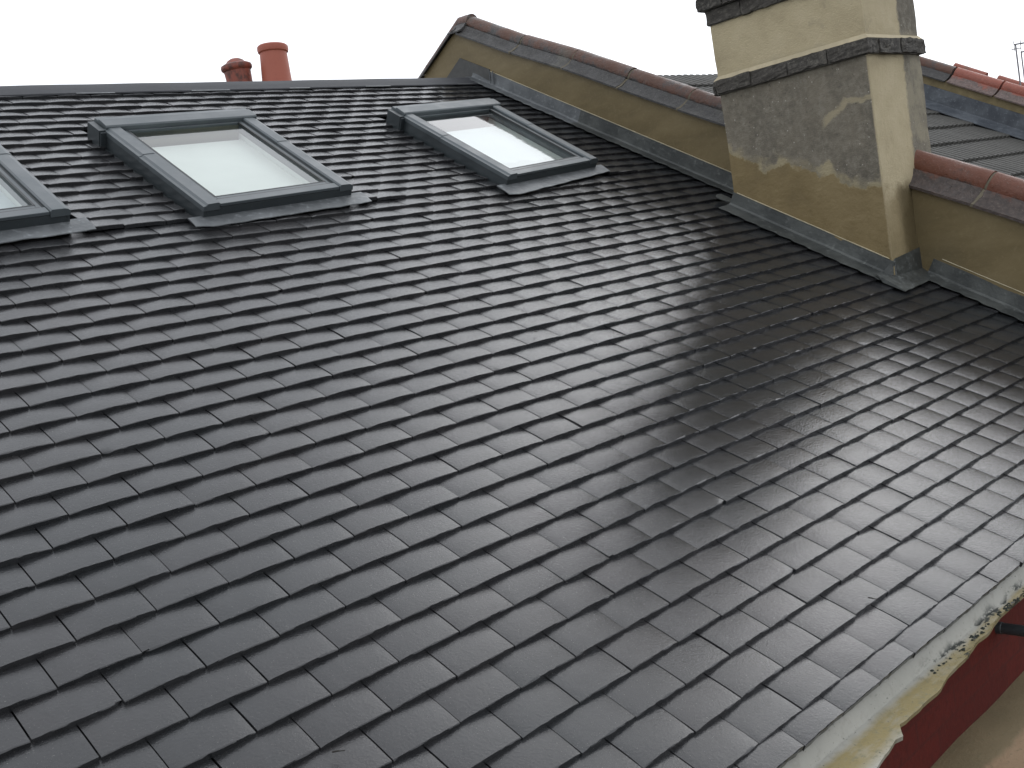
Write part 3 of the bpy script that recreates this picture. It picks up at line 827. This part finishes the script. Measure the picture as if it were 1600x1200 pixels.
b = MB(); b.box(4.16, 8.6, -2.38, 5.8, -7.2, -1.55); b.box(4.16, 8.6, 1.55, 5.8, -1.55, .6); b.build("house_walls", BRW, nb)

fw = thing("parapet_wall", P(8.6, 2.6, -.1), "distant parapet wall with orange coping over blue-grey lead, right of the big chimney", "wall")
b = MB()
pts = [(P(0, v, .277)[1], P(0, v, .277)[2]) for v in (-1.9, 2.9)]; q = P(0, 2.9, -.3); q2 = P(0, -1.9, -.3)
wall_poly(b, pts + [(q[1], q[2]), (q2[1], q2[2])], 8.60, 8.82); b.build("render", m_plain("mossy_old_render", (.19, .15, .075), .8, 14, .55, .01), fw)
b = MB(); b.box(8.61, 8.81, -2.6, 6, -7.2, -1.4); b.build("brick_base", BRW, fw)
v = -1.62; first = True
labs = []
while v < 2.6:
    L = .45
    cope(fw, seg_end(v + .006, .275), seg_end(v + L - .006, .275), 8.71, COPE if v < -.75 else COPEF, hs=1.12)
    v += L + .008
b = MB(); nn = 90; rg = []
for i in range(nn + 1):
    v = -1.9 + 4.7 * i / nn; w = .006 * mn.noise(Vector((v * 6, 4, 0)))
    rg.append([(8.597, v, .200), (8.590, v, .198), (8.588 + w, v, .075), (8.575, v, .062), (8.50, v, .040 + w), (8.455 + w, v, .030 + w), (8.455 + w, v, .024), (8.597, v, .01)])
b.extrude(list(range(8)), lambda i, j: P(*rg[i][j]), nn)
b.build("lead_flashing", LEADB, fw, smooth=True)

fb = thing("parapet_wall", P(9.9, 2.6, -.1), "farthest low wall topped with separate red half-round tiles above the orange coping", "wall")
b = MB()
pts = [(P(0, v, .215)[1], P(0, v, .215)[2]) for v in (-1.5, 2.6)]
wall_poly(b, pts + [(q[1], q[2]), (q2[1] - .3, q2[2])], 9.88, 10.12); b.build("render", m_plain("grey_bedding", (.17, .155, .11), .8, 18, .4, .01), fb)
for (a, c) in ((-1.275, -.925), (-.80, -.35), (-.34, .12), (.13, .58)):
    cope(fb, seg_end(a, .195), seg_end(c, .19), 10.0, COPEF, hs=.85, us=.75, name="half_round_tile")

# ------------------------------------------------------------------ television aerial
ta = thing("tv_antenna", (9.0, 0.0, .2), "thin grey television aerial standing against the white sky at the right edge", "antenna")
b = MB(); b.tube((9.0, -.004, -.10), (9.0, .012, .80), .007); b.build("mast", ALU, ta, smooth=True)
b = MB(); b.tube((9.03, -.03, .05), (8.985, -.035, .72), .006); b.build("mast", ALU, ta, smooth=True)
b = MB(); b.tube((8.99, .02, .795), (9.18, -.22, .79), .007)
for k in range(6): t = k / 5; b.tube((8.985 + .18 * t, .02 - .22 * t, .74 + .0 * t), (8.985 + .18 * t, .02 - .22 * t, .825), .0035, 8)
b.tube((8.97, .04, .755), (9.02, -.02, .755), .004, 8)
b.build("boom", ALU, ta)
b = MB(); b.tube((8.985, -.035, .715), (9.16, -.25, .71), .007)
for k in range(5): t = k / 4; b.tube((8.985 + .16 * t, -.035 - .2 * t, .665), (8.985 + .16 * t, -.035 - .2 * t, .75), .0035, 8)
b.build("boom", ALU, ta)

# ------------------------------------------------------------------ pole under the eaves, twigs on the tiles
b = MB(); b.lathe([(.0, 0), (.018, 0), (.018, .02), (.0165, .022), (.0165, .62), (.0150, .62), (.0150, .02)], (1.885, -2.375, -1.60), 24, Vector((0, -1, .02)).to_track_quat('Z', 'Y').to_matrix())
tag(b.build("metal_pole", STEEL, smooth=True), "dark round metal pole sticking out from the red wall below the eaves", "pole")
def twig(u, v, L, ang, lab):
    b = MB(); h = .012; c, s = math.cos(ang), math.sin(ang)
    b.tube(P(u, v, h), P(u + L * .6 * c, v + L * .6 * s, h + .002), .0016, 6); b.tube(P(u + L * .55 * c, v + L * .55 * s, h + .001), P(u + L * c, v + L * s + .002, h + .004), .001, 6)
    tag(b.build("twig", m_bark), lab, "twig", "bits of debris lying on the tiles")
m_bark = m_plain("black_bark", (.018, .015, .012), .8, 60, .3, .002)
twig(1.50, 1.195, .012, 1.2, "tiny black bark chip on a tile in the middle of the roof")
twig(-.12, 2.33, .022, .5, "thin black twig near the bottom edge of the photo, left of centre")
twig(1.26, 2.672, .020, 1.0, "short black twig beside a course edge above the mossy ledge")
